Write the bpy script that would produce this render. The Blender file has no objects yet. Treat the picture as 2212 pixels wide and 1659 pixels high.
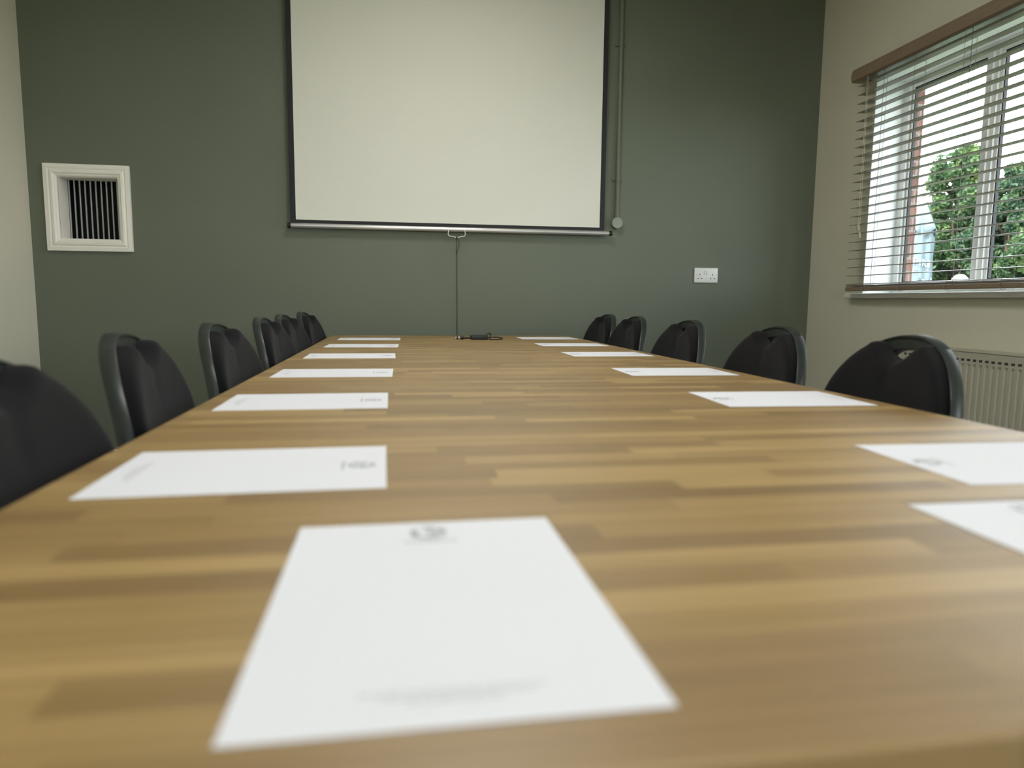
import bpy, bmesh, math, random
from mathutils import Vector, Matrix
PI = math.pi
scene = bpy.context.scene
C = scene.collection

# ------------------------------------------------------------------ materials
def nmat(name):
    m = bpy.data.materials.new(name); m.use_nodes = True
    nt = m.node_tree; b = nt.nodes['Principled BSDF']
    return m, nt, b
def N(nt, typ, **kw):
    n = nt.nodes.new(typ)
    for k, v in kw.items(): setattr(n, k, v)
    return n
def mth(nt, op, a, b=None, c=None):
    n = nt.nodes.new('ShaderNodeMath'); n.operation = op
    for i, v in enumerate((a, b, c)):
        if v is None: continue
        if isinstance(v, (int, float)): n.inputs[i].default_value = v
        else: nt.links.new(v, n.inputs[i])
    return n.outputs[0]
def ramp(nt, fac, stops, interp='LINEAR'):
    r = nt.nodes.new('ShaderNodeValToRGB'); r.color_ramp.interpolation = interp
    e = r.color_ramp.elements
    while len(e) < len(stops): e.new(.5)
    for el, (p, c) in zip(e, stops): el.position = p; el.color = (*c, 1)
    nt.links.new(fac, r.inputs[0]); return r.outputs[0]
def bump(nt, b, h, strength=.2, dist=.002):
    n = nt.nodes.new('ShaderNodeBump'); n.inputs['Strength'].default_value = strength
    n.inputs['Distance'].default_value = dist
    nt.links.new(h, n.inputs['Height']); nt.links.new(n.outputs[0], b.inputs['Normal'])
def srgb(r, g, b):
    f = lambda v: (v/255/12.92) if v/255 <= .04045 else ((v/255+.055)/1.055)**2.4
    return (f(r), f(g), f(b))
def mat(name, col, rough=.5, metal=0.0, var=.06, scale=12, bumps=0, bscale=200, spec=.5):
    """plain surface with slight procedural variation and grain"""
    m, nt, b = nmat(name)
    tc = N(nt, 'ShaderNodeTexCoord')
    no = N(nt, 'ShaderNodeTexNoise'); no.inputs['Scale'].default_value = scale; no.inputs['Detail'].default_value = 5
    nt.links.new(tc.outputs['Object'], no.inputs['Vector'])
    c1 = tuple(max(0, v*(1-var)) for v in col); c2 = tuple(min(1, v*(1+var)) for v in col)
    nt.links.new(ramp(nt, no.outputs['Fac'], [(.3, c1), (.7, c2)]), b.inputs['Base Color'])
    b.inputs['Roughness'].default_value = rough; b.inputs['Metallic'].default_value = metal
    b.inputs['Specular IOR Level'].default_value = spec
    if bumps:
        n2 = N(nt, 'ShaderNodeTexNoise'); n2.inputs['Scale'].default_value = bscale; n2.inputs['Detail'].default_value = 3
        nt.links.new(tc.outputs['Object'], n2.inputs['Vector'])
        bump(nt, b, n2.outputs['Fac'], bumps, .001)
    return m

def butcher_block():
    m, nt, b = nmat('oiled_butcher_block')
    tc = N(nt, 'ShaderNodeTexCoord'); sp = N(nt, 'ShaderNodeSeparateXYZ')
    nt.links.new(tc.outputs['Object'], sp.inputs[0])
    x, y = sp.outputs[0], sp.outputs[1]
    rowv = mth(nt, 'DIVIDE', y, .0345); row = mth(nt, 'FLOOR', rowv)
    wn = N(nt, 'ShaderNodeTexWhiteNoise', noise_dimensions='1D'); nt.links.new(row, wn.inputs['W'])
    ln = mth(nt, 'MULTIPLY_ADD', wn.outputs['Value'], .26, .24)
    xs = mth(nt, 'ADD', mth(nt, 'DIVIDE', x, ln), mth(nt, 'MULTIPLY', wn.outputs['Value'], 37.7))
    col = mth(nt, 'FLOOR', xs)
    cmb = N(nt, 'ShaderNodeCombineXYZ'); nt.links.new(row, cmb.inputs[0]); nt.links.new(col, cmb.inputs[1])
    w2 = N(nt, 'ShaderNodeTexWhiteNoise', noise_dimensions='2D'); nt.links.new(cmb.outputs[0], w2.inputs['Vector'])
    # grain, stretched along the stave and shifted per stave
    off = mth(nt, 'MULTIPLY', w2.outputs['Value'], 50)
    g = N(nt, 'ShaderNodeCombineXYZ')
    nt.links.new(mth(nt, 'ADD', mth(nt, 'MULTIPLY', x, 2.2), off), g.inputs[0])
    nt.links.new(mth(nt, 'MULTIPLY', y, 95), g.inputs[1]); nt.links.new(off, g.inputs[2])
    gn = N(nt, 'ShaderNodeTexNoise'); gn.inputs['Scale'].default_value = 1.0; gn.inputs['Detail'].default_value = 6; gn.inputs['Distortion'].default_value = .6
    nt.links.new(g.outputs[0], gn.inputs['Vector'])
    f = mth(nt, 'ADD', mth(nt, 'MULTIPLY', w2.outputs['Value'], .54), mth(nt, 'MULTIPLY', gn.outputs['Fac'], .62))
    colr = ramp(nt, f, [(.1, (.17, .096, .026)), (.38, (.265, .158, .046)), (.66, (.335, .207, .064)), (.95, (.50, .335, .125))])
    # thin darker glue lines between staves
    fy = mth(nt, 'ABSOLUTE', mth(nt, 'SUBTRACT', mth(nt, 'FRACT', rowv), .5))
    fx = mth(nt, 'ABSOLUTE', mth(nt, 'SUBTRACT', mth(nt, 'FRACT', xs), .5))
    line = mth(nt, 'MAXIMUM', mth(nt, 'GREATER_THAN', fy, .485), mth(nt, 'GREATER_THAN', fx, .4975))
    mx = N(nt, 'ShaderNodeMix', data_type='RGBA')
    nt.links.new(mth(nt, 'MULTIPLY', line, .28), mx.inputs[0]); nt.links.new(colr, mx.inputs[6]); mx.inputs[7].default_value = (.10, .055, .02, 1)
    nt.links.new(mx.outputs[2], b.inputs['Base Color'])
    rn = N(nt, 'ShaderNodeTexNoise'); rn.inputs['Scale'].default_value = 9; rn.inputs['Detail'].default_value = 4
    nt.links.new(tc.outputs['Object'], rn.inputs['Vector'])
    nt.links.new(mth(nt, 'MULTIPLY_ADD', rn.outputs['Fac'], .26, .36), b.inputs['Roughness'])
    b.inputs['Specular IOR Level'].default_value = .85
    b.inputs['Coat Weight'].default_value = .3; b.inputs['Coat Roughness'].default_value = .42
    bump(nt, b, gn.outputs['Fac'], .12, .0006)
    return m

def brick_mat():
    m, nt, b = nmat('red_brick')
    tc = N(nt, 'ShaderNodeTexCoord'); sp = N(nt, 'ShaderNodeSeparateXYZ'); nt.links.new(tc.outputs['Object'], sp.inputs[0])
    cb = N(nt, 'ShaderNodeCombineXYZ')
    nt.links.new(mth(nt, 'ADD', sp.outputs[0], sp.outputs[1]), cb.inputs[0]); nt.links.new(sp.outputs[2], cb.inputs[1])
    br = N(nt, 'ShaderNodeTexBrick'); nt.links.new(cb.outputs[0], br.inputs['Vector'])
    br.inputs['Scale'].default_value = 1; br.inputs['Brick Width'].default_value = .225; br.inputs['Row Height'].default_value = .075
    br.inputs['Mortar Size'].default_value = .006; br.inputs['Color1'].default_value = (.12, .05, .036, 1)
    br.inputs['Color2'].default_value = (.17, .08, .055, 1); br.inputs['Mortar'].default_value = (.19, .16, .14, 1)
    nt.links.new(br.outputs['Color'], b.inputs['Base Color']); b.inputs['Roughness'].default_value = .9
    bump(nt, b, br.outputs['Fac'], -.5, .01)
    return m

def fabric(name, col, bs=900):
    m, nt, b = nmat(name)
    tc = N(nt, 'ShaderNodeTexCoord')
    v = N(nt, 'ShaderNodeTexVoronoi'); v.inputs['Scale'].default_value = bs
    nt.links.new(tc.outputs['Object'], v.inputs['Vector'])
    nt.links.new(ramp(nt, v.outputs['Distance'], [(0, tuple(c*.8 for c in col)), (1, tuple(c*1.25 for c in col))]), b.inputs['Base Color'])
    b.inputs['Roughness'].default_value = .95; b.inputs['Specular IOR Level'].default_value = .2
    b.inputs['Sheen Weight'].default_value = .06; b.inputs['Sheen Roughness'].default_value = .5
    bump(nt, b, v.outputs['Distance'], .25, .0006)
    return m

def emit_mat(name, col, s):
    m, nt, b = nmat(name)
    b.inputs['Base Color'].default_value = (.8, .8, .8, 1)
    b.inputs['Emission Color'].default_value = (*col, 1); b.inputs['Emission Strength'].default_value = s
    return m

def glass_mat():
    m, nt, b = nmat('window_glass')
    nt.nodes.remove(b)
    out = nt.nodes['Material Output']
    tr = N(nt, 'ShaderNodeBsdfTransparent'); tr.inputs[0].default_value = (.95, .98, .97, 1)
    gl = N(nt, 'ShaderNodeBsdfGlossy'); gl.inputs['Roughness'].default_value = .02
    ge = N(nt, 'ShaderNodeNewGeometry'); vm = N(nt, 'ShaderNodeVectorMath', operation='DOT_PRODUCT')
    nt.links.new(ge.outputs['Normal'], vm.inputs[0]); nt.links.new(ge.outputs['Incoming'], vm.inputs[1])
    fac = mth(nt, 'MULTIPLY_ADD', mth(nt, 'POWER', mth(nt, 'SUBTRACT', 1.0, mth(nt, 'ABSOLUTE', vm.outputs['Value'])), 5.0), .9, .05)
    mx = N(nt, 'ShaderNodeMixShader')
    nt.links.new(fac, mx.inputs[0]); nt.links.new(tr.outputs[0], mx.inputs[1]); nt.links.new(gl.outputs[0], mx.inputs[2])
    nt.links.new(mx.outputs[0], out.inputs[0])
    return m

def leaf_mat(name, a, b_, c):
    m, nt, b = nmat(name)
    tc = N(nt, 'ShaderNodeTexCoord')
    no = N(nt, 'ShaderNodeTexNoise'); no.inputs['Scale'].default_value = 5; no.inputs['Detail'].default_value = 6; no.inputs['Roughness'].default_value = .7
    nt.links.new(tc.outputs['Object'], no.inputs['Vector'])
    colr = ramp(nt, no.outputs['Fac'], [(.3, a), (.52, b_), (.72, c)])
    nt.links.new(colr, b.inputs['Base Color']); b.inputs['Roughness'].default_value = .55
    tl = N(nt, 'ShaderNodeBsdfTranslucent'); nt.links.new(colr, tl.inputs[0])
    mx = N(nt, 'ShaderNodeMixShader'); mx.inputs[0].default_value = .3
    nt.links.new(b.outputs[0], mx.inputs[1]); nt.links.new(tl.outputs[0], mx.inputs[2])
    nt.links.new(mx.outputs[0], nt.nodes['Material Output'].inputs[0])
    return m

M = {}
M['green'] = mat('sage_green_paint', srgb(103, 110, 94), .62, var=.03, scale=2.5, bumps=.12, bscale=260)
M['cream'] = mat('pale_stone_paint', srgb(214, 210, 190), .7, var=.02, scale=2, bumps=.1, bscale=260)
M['ceil'] = mat('white_ceiling_paint', (.75, .75, .72), .85, var=.02)
M['carpet'] = mat('grey_carpet', (.2, .2, .2), .95, var=.25, scale=180, bumps=.5, bscale=400)
M['white'] = mat('white_gloss_paint', srgb(240, 237, 226), .4, var=.02)
M['upvc'] = mat('white_upvc', (.86, .87, .86), .32, var=.02)
M['gasket'] = mat('black_rubber_gasket', (.02, .02, .022), .6)
M['wood'] = butcher_block()
M['blackmetal'] = mat('black_powder_coated_steel', (.02, .02, .02), .45)
M['screen'] = mat('matt_white_screen_fabric', srgb(221, 221, 210), .85, var=.012, scale=3)
M['black'] = mat('black_screen_border', (.012, .012, .014), .7)
M['alu'] = mat('brushed_aluminium', (.62, .62, .60), .32, metal=.75, var=.03)
M['blackplastic'] = mat('black_plastic', (.007, .007, .008), .45)
M['whiteplastic'] = mat('white_moulded_plastic', (.74, .76, .74), .28, var=.01)
M['slot'] = mat('dark_socket_aperture', (.004, .004, .004), .8)
M['paper'] = mat('white_writing_paper', (.83, .84, .89), .8, var=.01, scale=4)
M['ink'] = mat('grey_printed_ink', (.42, .43, .44), .8)
M['inkpale'] = mat('pale_grey_printed_ink', (.58, .58, .60), .8)
M['shell'] = mat('dark_green_grey_moulded_plastic', srgb(42, 47, 44), .36, var=.08, scale=30, bumps=.12, bscale=500)
M['fabric'] = fabric('black_woven_upholstery', (.0065, .0062, .0072))
M['slat'] = mat('taupe_wood_slat', srgb(116, 109, 95), .42, var=.05, scale=10)
M['valence'] = mat('taupe_wood_valance', srgb(136, 118, 97), .5, var=.05, scale=14)
M['headrail'] = mat('grey_painted_steel', (.16, .16, .16), .4, metal=.5)
M['cord'] = mat('beige_woven_cord', srgb(180, 172, 150), .8)
M['radiator'] = mat('cream_radiator_enamel', srgb(186, 182, 163), .38, var=.01)
M['vent'] = mat('galvanised_metal_bar', (.42, .43, .43), .4, metal=.55)
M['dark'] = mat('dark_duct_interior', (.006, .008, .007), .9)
M['brick'] = brick_mat()
M['render'] = mat('concrete_sill', (.5, .48, .44), .8)
M['glass'] = glass_mat()
M['boxgreen'] = mat('pale_green_plastic', srgb(134, 143, 130), .45)
M['radslot'] = mat('shadowed_radiator_slot', (.05, .05, .042), .8)
M['oak'] = mat('tan_exterior_cladding', (.17, .095, .045), .6)
M['revealwhite'] = mat('white_reveal_paint', (.80, .83, .82), .6, var=.01)
M['ladder'] = mat('backlit_dark_cord', (.16, .16, .15), .8)  # backlit look of the cord put into its colour
M['canvas'] = mat('pale_blue_canvas', (.115, .15, .17), .8, var=.05, scale=6)
M['letter'] = mat('white_printed_lettering', (.27, .31, .32), .7)
M['grass'] = mat('grass_lawn', (.12, .15, .08), .9, var=.3, scale=20)
M['bark'] = mat('grey_brown_bark', (.12, .09, .06), .9, var=.3, scale=25)
M['leafa'] = leaf_mat('green_leaves', (.02, .05, .022), (.06, .12, .045), (.22, .27, .07))
M['leafb'] = leaf_mat('deep_green_leaves', (.014, .04, .024), (.04, .09, .045), (.14, .20, .06))
M['dome'] = mat('white_acrylic', (.7, .72, .78), .3)
M['panel'] = emit_mat('added_panel_glow', (1, .98, .94), 10.5)

# ------------------------------------------------------------------ mesh helpers
def new_obj(name, bm, material, parent=None, smooth=False, loc=None):
    bmesh.ops.recalc_face_normals(bm, faces=bm.faces)
    me = bpy.data.meshes.new(name); bm.to_mesh(me); bm.free()
    me.materials.append(material)
    if smooth:
        me.polygons.foreach_set('use_smooth', [True]*len(me.polygons))
        me.set_sharp_from_angle(angle=math.radians(42))
    o = bpy.data.objects.new(name, me); C.objects.link(o)
    if parent: o.parent = parent
    if loc: o.location = loc
    return o
def box(bm, x0, x1, y0, y1, z0, z1, bev=0, seg=2):
    vs = [bm.verts.new(p) for p in [(x0,y0,z0),(x1,y0,z0),(x1,y1,z0),(x0,y1,z0),(x0,y0,z1),(x1,y0,z1),(x1,y1,z1),(x0,y1,z1)]]
    fs = [bm.faces.new([vs[i] for i in f]) for f in [(0,3,2,1),(4,5,6,7),(0,1,5,4),(1,2,6,5),(2,3,7,6),(3,0,4,7)]]
    if bev:
        es = list({e for f in fs for e in f.edges})
        bmesh.ops.bevel(bm, geom=es, offset=bev, segments=seg, affect='EDGES', profile=.5)
    return vs
def B(*a, bev=0, seg=2):
    bm = bmesh.new(); box(bm, *a, bev=bev, seg=seg); return bm
def tube(bm, pts, r, n=10, caps=True):
    pts = [Vector(p) for p in pts]; rings = []
    for i, p in enumerate(pts):
        t = (pts[min(i+1, len(pts)-1)] - pts[max(i-1, 0)]).normalized()
        up = Vector((0,0,1)) if abs(t.z) < .9 else Vector((1,0,0))
        a = t.cross(up).normalized(); b = t.cross(a).normalized()
        rr = r[i] if isinstance(r, (list, tuple)) else r
        rings.append([bm.verts.new(p + rr*(math.cos(2*PI*k/n)*a + math.sin(2*PI*k/n)*b)) for k in range(n)])
    for A, D in zip(rings, rings[1:]):
        for k in range(n): bm.faces.new([A[k], A[(k+1)%n], D[(k+1)%n], D[k]])
    if caps: bm.faces.new(rings[0][::-1]); bm.faces.new(rings[-1])
def T(pts, r, n=10):
    bm = bmesh.new(); tube(bm, pts, r, n); return bm
def smooth_path(pts, sub=6):
    P = [Vector(p) for p in pts]; P = [2*P[0]-P[1]] + P + [2*P[-1]-P[-2]]; out = []
    for i in range(1, len(P)-2):
        for k in range(sub):
            t = k/sub; a,b,c,d = P[i-1],P[i],P[i+1],P[i+2]
            out.append(.5*((2*b)+(c-a)*t+(2*a-5*b+4*c-d)*t*t+(3*b-a-3*c+d)*t**3))
    out.append(P[-2]); return out
def lathe(bm, prof, n=32, cx=0, cy=0, mod=None):
    rings = []
    for r, z in prof:
        rings.append([bm.verts.new((cx+(r*(mod(2*PI*k/n, z) if mod else 1))*math.cos(2*PI*k/n), cy+(r*(mod(2*PI*k/n, z) if mod else 1))*math.sin(2*PI*k/n), z)) for k in range(n)])
    for A, D in zip(rings, rings[1:]):
        for k in range(n): bm.faces.new([A[k], A[(k+1)%n], D[(k+1)%n], D[k]])
    bm.faces.new(rings[0][::-1]); bm.faces.new(rings[-1])
def cyl_y(bm, x, z, y0, y1, r, n=28):
    tube(bm, [(x,y0,z),(x,y1,z)], r, n)
def thing(name, label, cat, loc=(0,0,0), rotz=0, group=None):
    o = bpy.data.objects.new(name, None); o.empty_display_size = .1; C.objects.link(o)
    o.location = loc; o.rotation_euler = (0,0,rotz); o['label'] = label; o['category'] = cat
    if group: o['group'] = group
    return o
def struct(name, bm, m, label=None, parent=None):
    o = new_obj(name, bm, m, parent)
    if not parent: o['kind'] = 'structure'
    if label: o['label'] = label
    return o
def dup(root, name, label):
    def cp(o, par):
        c = o.copy(); C.objects.link(c); c.parent = par
        if par is None: pass
        for ch in kids.get(o, []): cp(ch, c)
        return c
    kids = {}
    for o in list(C.objects):
        if o.parent: kids.setdefault(o.parent, []).append(o)
    r = cp(root, None); r['label'] = label
    return r

# ------------------------------------------------------------------ room
XL, XR, YF, YB, ZC = -1.873, 2.512, 4.06, -3.2, 2.86
bm = bmesh.new(); box(bm, XL-.2, XR+.24, YB-.2, YF+.3, -.12, 0); struct('floor', bm, M['carpet'], 'grey carpeted floor under the table')
bm = bmesh.new(); box(bm, XL-.2, XR+.34, YB-.2, YF+.3, ZC, ZC+.2); struct('ceiling', bm, M['ceil'], 'white ceiling')
# far wall with the vent opening
vx0, vx1, vz0, vz1 = -1.732, -1.441, 1.242, 1.560
bm = bmesh.new()
box(bm, XL-.2, vx0, YF, YF+.3, 0, ZC); box(bm, vx1, XR+.24, YF, YF+.3, 0, ZC)
box(bm, vx0, vx1, YF, YF+.3, 0, vz0); box(bm, vx0, vx1, YF, YF+.3, vz1, ZC)
struct('wall_far', bm, M['green'], 'sage green painted end wall behind the projector screen')
struct('wall_left', B(XL-.2, XL, YB, YF, 0, ZC), M['cream'], 'pale stone painted wall on the left')
bm = bmesh.new(); BX0, BX1, BZ0, BZ1 = -.75, 1.35, .95, 2.2
box(bm, XL-.2, BX0, YB-.2, YB, 0, ZC); box(bm, BX1, XR+.24, YB-.2, YB, 0, ZC); box(bm, BX0, BX1, YB-.2, YB, 0, BZ0); box(bm, BX0, BX1, YB-.2, YB, BZ1, ZC)
struct('wall_back', bm, M['cream'], 'pale stone painted wall behind the camera')
WY0, WY1, WZ0, WZ1 = 1.42, 3.545, 1.003, 2.13       # window 1 opening
VY0, VY1 = -2.2, -.1                                 # opening of the unseen side window, added for more daylight
def wall_with_windows(x0, x1, lip=0):
    bm = bmesh.new()
    ys = [YB, VY0+lip, VY1-lip, WY0+lip, WY1-lip, YF]
    box(bm, x0, x1, YB, VY0+lip, 0, ZC); box(bm, x0, x1, VY1-lip, WY0+lip, 0, ZC); box(bm, x0, x1, WY1-lip, YF, 0, ZC)
    for a, b in ((VY0+lip, VY1-lip), (WY0+lip, WY1-lip)):
        box(bm, x0, x1, a, b, 0, WZ0-.02); box(bm, x0, x1, a, b, WZ1, ZC)
    return bm
struct('wall_right', wall_with_windows(XR, XR+.24), M['cream'], 'pale stone painted wall with the window')
struct('wall_outside', wall_with_windows(XR+.24, XR+.33, -.045), M['brick'], 'red brick outer face of the window opening')
for nm, a in (('baseboard_far', (XL+.018, XR-.018, YF-.018, YF, 0, .12)), ('baseboard_left', (XL, XL+.018, YB, YF, 0, .12)), ('baseboard_right', (XR-.018, XR, YB, YF, 0, .12))):
    struct(nm, B(*a, bev=.004), M['white'], 'white painted skirting board')

# ------------------------------------------------------------------ windows
def window(name, y0, y1, label, panes):
    w = bpy.data.objects.new(name, None); C.objects.link(w); w['kind'] = 'structure'; w['label'] = label
    w.location = (XR+.17, (y0+y1)/2, WZ0)
    oy, oz = (y0+y1)/2, WZ0
    X0, X1 = 0, .042
    H = WZ1-WZ0
    fr = bmesh.new(); f = .044
    box(fr, X0, X1, y0-oy, y1-oy, 0, f, bev=.004); box(fr, X0, X1, y0-oy, y1-oy, H-f+.012, H, bev=.004)
    box(fr, X0, X1, y0-oy, y0-oy+f, f, H-f+.012, bev=.004); box(fr, X0, X1, y1-oy-f, y1-oy, f, H-f+.012, bev=.004)
    new_obj('window_frame', fr, M['upvc'], w)
    for (a, b) in panes[1]:
        mb = bmesh.new(); box(mb, X0, X1, a-oy, b-oy, f, H-f+.012, bev=.004)
        box(mb, X0-.012, X0+.002, (a+b)/2-oy-.012, (a+b)/2-oy+.012, f, H-f+.012, bev=.003)
        mo = new_obj('mullion', mb, M['upvc'], w)
        new_obj('outer_cladding', B(.038, X1+.004, a-oy-.003, b-oy+.003, f, H-f+.012, bev=.002), M['oak'], mo)
    rv = bmesh.new()
    for a in ((-.1695, 0, y0-oy+.0002, y0-oy+.004, .0002, H-.0002), (-.1695, 0, y1-oy-.004, y1-oy-.0002, .0002, H-.0002), (-.1695, 0, y0-oy+.004, y1-oy-.004, H-.004, H-.0002)): box(rv, *a)
    new_obj('reveal_lining', rv, M['revealwhite'], w)
    for (a, b) in panes[0]:
        gk = bmesh.new(); t = .006; a_, b_ = a-oy, b-oy; z0, z1 = f, H-f+.012
        s = .0
        # inner sash bead
        sb = bmesh.new(); s = .016
        box(sb, .012, .038, a_, b_, z0, z0+s, bev=.003); box(sb, .012, .038, a_, b_, z1-s, z1, bev=.003)
        box(sb, .012, .038, a_, a_+s, z0+s, z1-s, bev=.003); box(sb, .012, .038, b_-s, b_, z0+s, z1-s, bev=.003)
        new_obj('sash', sb, M['upvc'], w)
        a_, b_, z0, z1 = a_+s, b_-s, z0+s, z1-s
        box(gk, .018, .034, a_, b_, z0, z0+t); box(gk, .018, .034, a_, b_, z1-t, z1)
        box(gk, .018, .034, a_, a_+t, z0+t, z1-t); box(gk, .018, .034, b_-t, b_, z0+t, z1-t)
        new_obj('gasket', gk, M['gasket'], w)
        pn = bmesh.new(); vs = [pn.verts.new(p) for p in ((.026, a_, z0), (.026, b_, z0), (.026, b_, z1), (.026, a_, z1))]; pn.faces.new(vs)
        new_obj('pane', pn, M['glass'], w)
    sl = bmesh.new(); box(sl, -.1702, 0, y0-oy+.0002, y1-oy-.0002, -.0198, 0, bev=0)
    box(sl, -.17-.047, -.1702, y0-oy-.09, y1-oy+.09, -.027, -.0004, bev=.006, seg=3)
    new_obj('window_sill', sl, M['white'], w)
    ex = bmesh.new(); box(ex, X1+.001, .20, y0-.04-oy, y1+.04-oy, -.06, -.004, bev=.004)
    new_obj('outer_sill', ex, M['render'], w)
    return w
window('window_1', WY0, WY1, 'white framed window behind the venetian blind',
       ([(3.0, 3.501), (2.10, 2.935), (1.464, 2.035)], [(2.935, 3.0), (2.035, 2.10)]))
window('added_side_window', VY0, VY1, 'white framed window behind the camera, added unseen for light',
       ([(-1.1, -.155), (-2.145, -1.18)], [(-1.18, -1.1)]))

wb = bpy.data.objects.new('added_back_window', None); C.objects.link(wb); wb['kind'] = 'structure'; wb['label'] = 'wide white framed window behind the camera, added unseen to brighten the end wall'; wb.location = (0, YB, 0)  # unseen window, added so daylight reaches the end wall
bm = bmesh.new()
for a in ((BX0, BX1, -.14, -.08, BZ0, BZ0+.05), (BX0, BX1, -.14, -.08, BZ1-.05, BZ1), (BX0, BX0+.05, -.14, -.08, BZ0+.05, BZ1-.05), (BX1-.05, BX1, -.14, -.08, BZ0+.05, BZ1-.05)): box(bm, *a)
new_obj('window_frame', bm, M['upvc'], wb)
for x in (.30,):
    bm = bmesh.new(); box(bm, x-.035, x+.035, -.14, -.08, BZ0+.05, BZ1-.05); new_obj('mullion', bm, M['upvc'], wb)
for a, b in ((BX0+.05, .265), (.335, BX1-.05)):
    bm = bmesh.new(); bm.faces.new([bm.verts.new(p) for p in ((a, -.11, BZ0+.05), (b, -.11, BZ0+.05), (b, -.11, BZ1-.05), (a, -.11, BZ1-.05))]); new_obj('pane', bm, M['glass'], wb)
# ------------------------------------------------------------------ venetian blind
bl = thing('venetian_blind', 'taupe wooden venetian blind half open over the window', 'blind', (XR, 2.48, 1.01))
def Lb(x, y, z): return (x-XR, y-2.48, z-1.01)
def blbox(name, m, a, bev=0):
    bm = bmesh.new(); x0,x1,y0,y1,z0,z1 = a
    box(bm, x0-XR, x1-XR, y0-2.48, y1-2.48, z0-1.01, z1-1.01, bev=bev); return new_obj(name, bm, m, bl)
BY0, BY1 = 1.34, 3.56
bm = bmesh.new()   # valance with a moulded face
prof = [(2.412, 2.118), (2.403, 2.124), (2.401, 2.150), (2.404, 2.170), (2.410, 2.178), (2.411, 2.183), (2.424, 2.183), (2.424, 2.118)]
rr = [[bm.verts.new(Lb(px, y, pz)) for px, pz in prof] for y in (1.30, 3.600)]
for i in range(len(prof)): bm.faces.new([rr[0][i], rr[0][(i+1)%8], rr[1][(i+1)%8], rr[1][i]])
bm.faces.new(rr[0]); bm.faces.new(rr[1][::-1])
for ya, yb in ((3.588, 3.600), (1.30, 1.312)):
    p = Lb(2.424, ya, 2.118); q = Lb(XR, yb, 2.183); box(bm, p[0], q[0], p[1], q[1], p[2], q[2])
new_obj('valance', bm, M['valence'], bl)
hr = blbox('head_rail', M['headrail'], (2.432, 2.486, BY0, BY1, 2.128, 2.172), .003)
bm = bmesh.new()
def slat(z, tilt=.06):
    w = .05; n = 4; th = .0028
    rows = []
    for y in (BY0, BY1):
        top = []; bot = []
        for i in range(n+1):
            u = i/n-.5; x = 2.445+u*w*math.cos(tilt); zz = z+u*w*math.sin(tilt)+.0022*(1-(2*u)**2)
            top.append(bm.verts.new(Lb(x, y, zz+th/2))); bot.append(bm.verts.new(Lb(x, y, zz-th/2)))
        rows.append(top+bot[::-1])
    k = len(rows[0])
    for i in range(k): bm.faces.new([rows[0][i], rows[0][(i+1)%k], rows[1][(i+1)%k], rows[1][i]])
    bm.faces.new(rows[0]); bm.faces.new(rows[1][::-1])
for i in range(24): slat(2.090-.0452*i)
slat(1.0425, 0); slat(1.0375, 0)
new_obj('slats', bm, M['slat'], bl)
br = blbox('bottom_rail', M['valence'], (2.418, 2.472, BY0, BY1+.004, 1.0135, 1.0345), .004)
lad = [3.405, 3.135, 2.835, 2.54, 2.25, 1.96, 1.67, 1.42]
for y in lad:
    bm = bmesh.new()
    for x in (2.4165, 2.4735): tube(bm, [Lb(x, y, 1.012), Lb(x, y, 2.13)], .0008, 5)
    for i in range(24):
        z = 2.0865-.0452*i; tube(bm, [Lb(2.4165, y, z-.0005), Lb(2.4735, y, z+.0005)], .0006, 4)
    new_obj('ladder_cord', bm, M['ladder'], bl)
for y in (3.39, 2.83, 2.24, 1.66):
    new_obj('lift_cord', T([Lb(2.445, y, 1.03), Lb(2.445, y, 2.13)], .0013, 6), M['headrail'], bl)
for y in lad[:4]:
    bm = bmesh.new(); tube(bm, smooth_path([Lb(2.44, y, 1.012), Lb(2.428, y+.006, 1.008), Lb(2.4155, y+.012, 1.020), Lb(2.413, y+.004, 1.036)], 5), .0009, 5)
    new_obj('cord_loop', bm, M['cord'], bl)
for dy, zt in ((0, 1.352), (-.016, 1.312)):
    bm = bmesh.new(); tube(bm, [Lb(2.412, 3.478+dy*.6, 2.13), Lb(2.411, 3.475+dy, zt)], .0011, 6)
    pc = new_obj('pull_cord', bm, M['cord'], bl)
    bm = bmesh.new(); x, y, z = Lb(2.411, 3.475+dy, zt)
    lathe(bm, [(.002, z+.012), (.0055, z+.008), (.0075, z-.004), (.0078, z-.012), (.005, z-.019), (.002, z-.021)], 16, x, y)
    new_obj('cord_tassel', bm, M['cord'], pc, smooth=True)

# ------------------------------------------------------------------ radiator
rd = thing('radiator', 'cream corrugated panel radiator under the window', 'radiator', (2.46, 2.2, 0))
ry0, ry1 = 1.25, 3.075
rz0, rz1 = .16, .745
bm = bmesh.new()   # corrugated front
cols = []; pitch = .0319; y = ry0
prof = []
k = int((ry1-ry0-.02)/pitch); ys = ry1-.028
edge = [(ry1, 0), (ry1-.012, 0)]
pts = [(ry1, 0.0)]
for i in range(k):
    c = ry1-.028-i*pitch
    for d, h in ((.013, 0), (.009, .0), (.005, .007), (-.005, .007), (-.009, .0)):
        pts.append((c+d-.0, h))
pts.append((ry0, 0))
X = 2.41
zs = [(rz0, 0), (rz0+.05, 0), (rz0+.062, 1), (rz1-.062, 1), (rz1-.05, 0), (rz1-.004, 0), (rz1, .0)]
grid = []
for z, a in zs:
    grid.append([bm.verts.new((X+ (h*a) - 2.46, yy-2.2, z)) for yy, h in pts])
for a, b in zip(grid, grid[1:]):
    for i in range(len(pts)-1): bm.faces.new([a[i], a[i+1], b[i+1], b[i]])
fp = new_obj('front_panel', bm, M['radiator'], rd)
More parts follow.
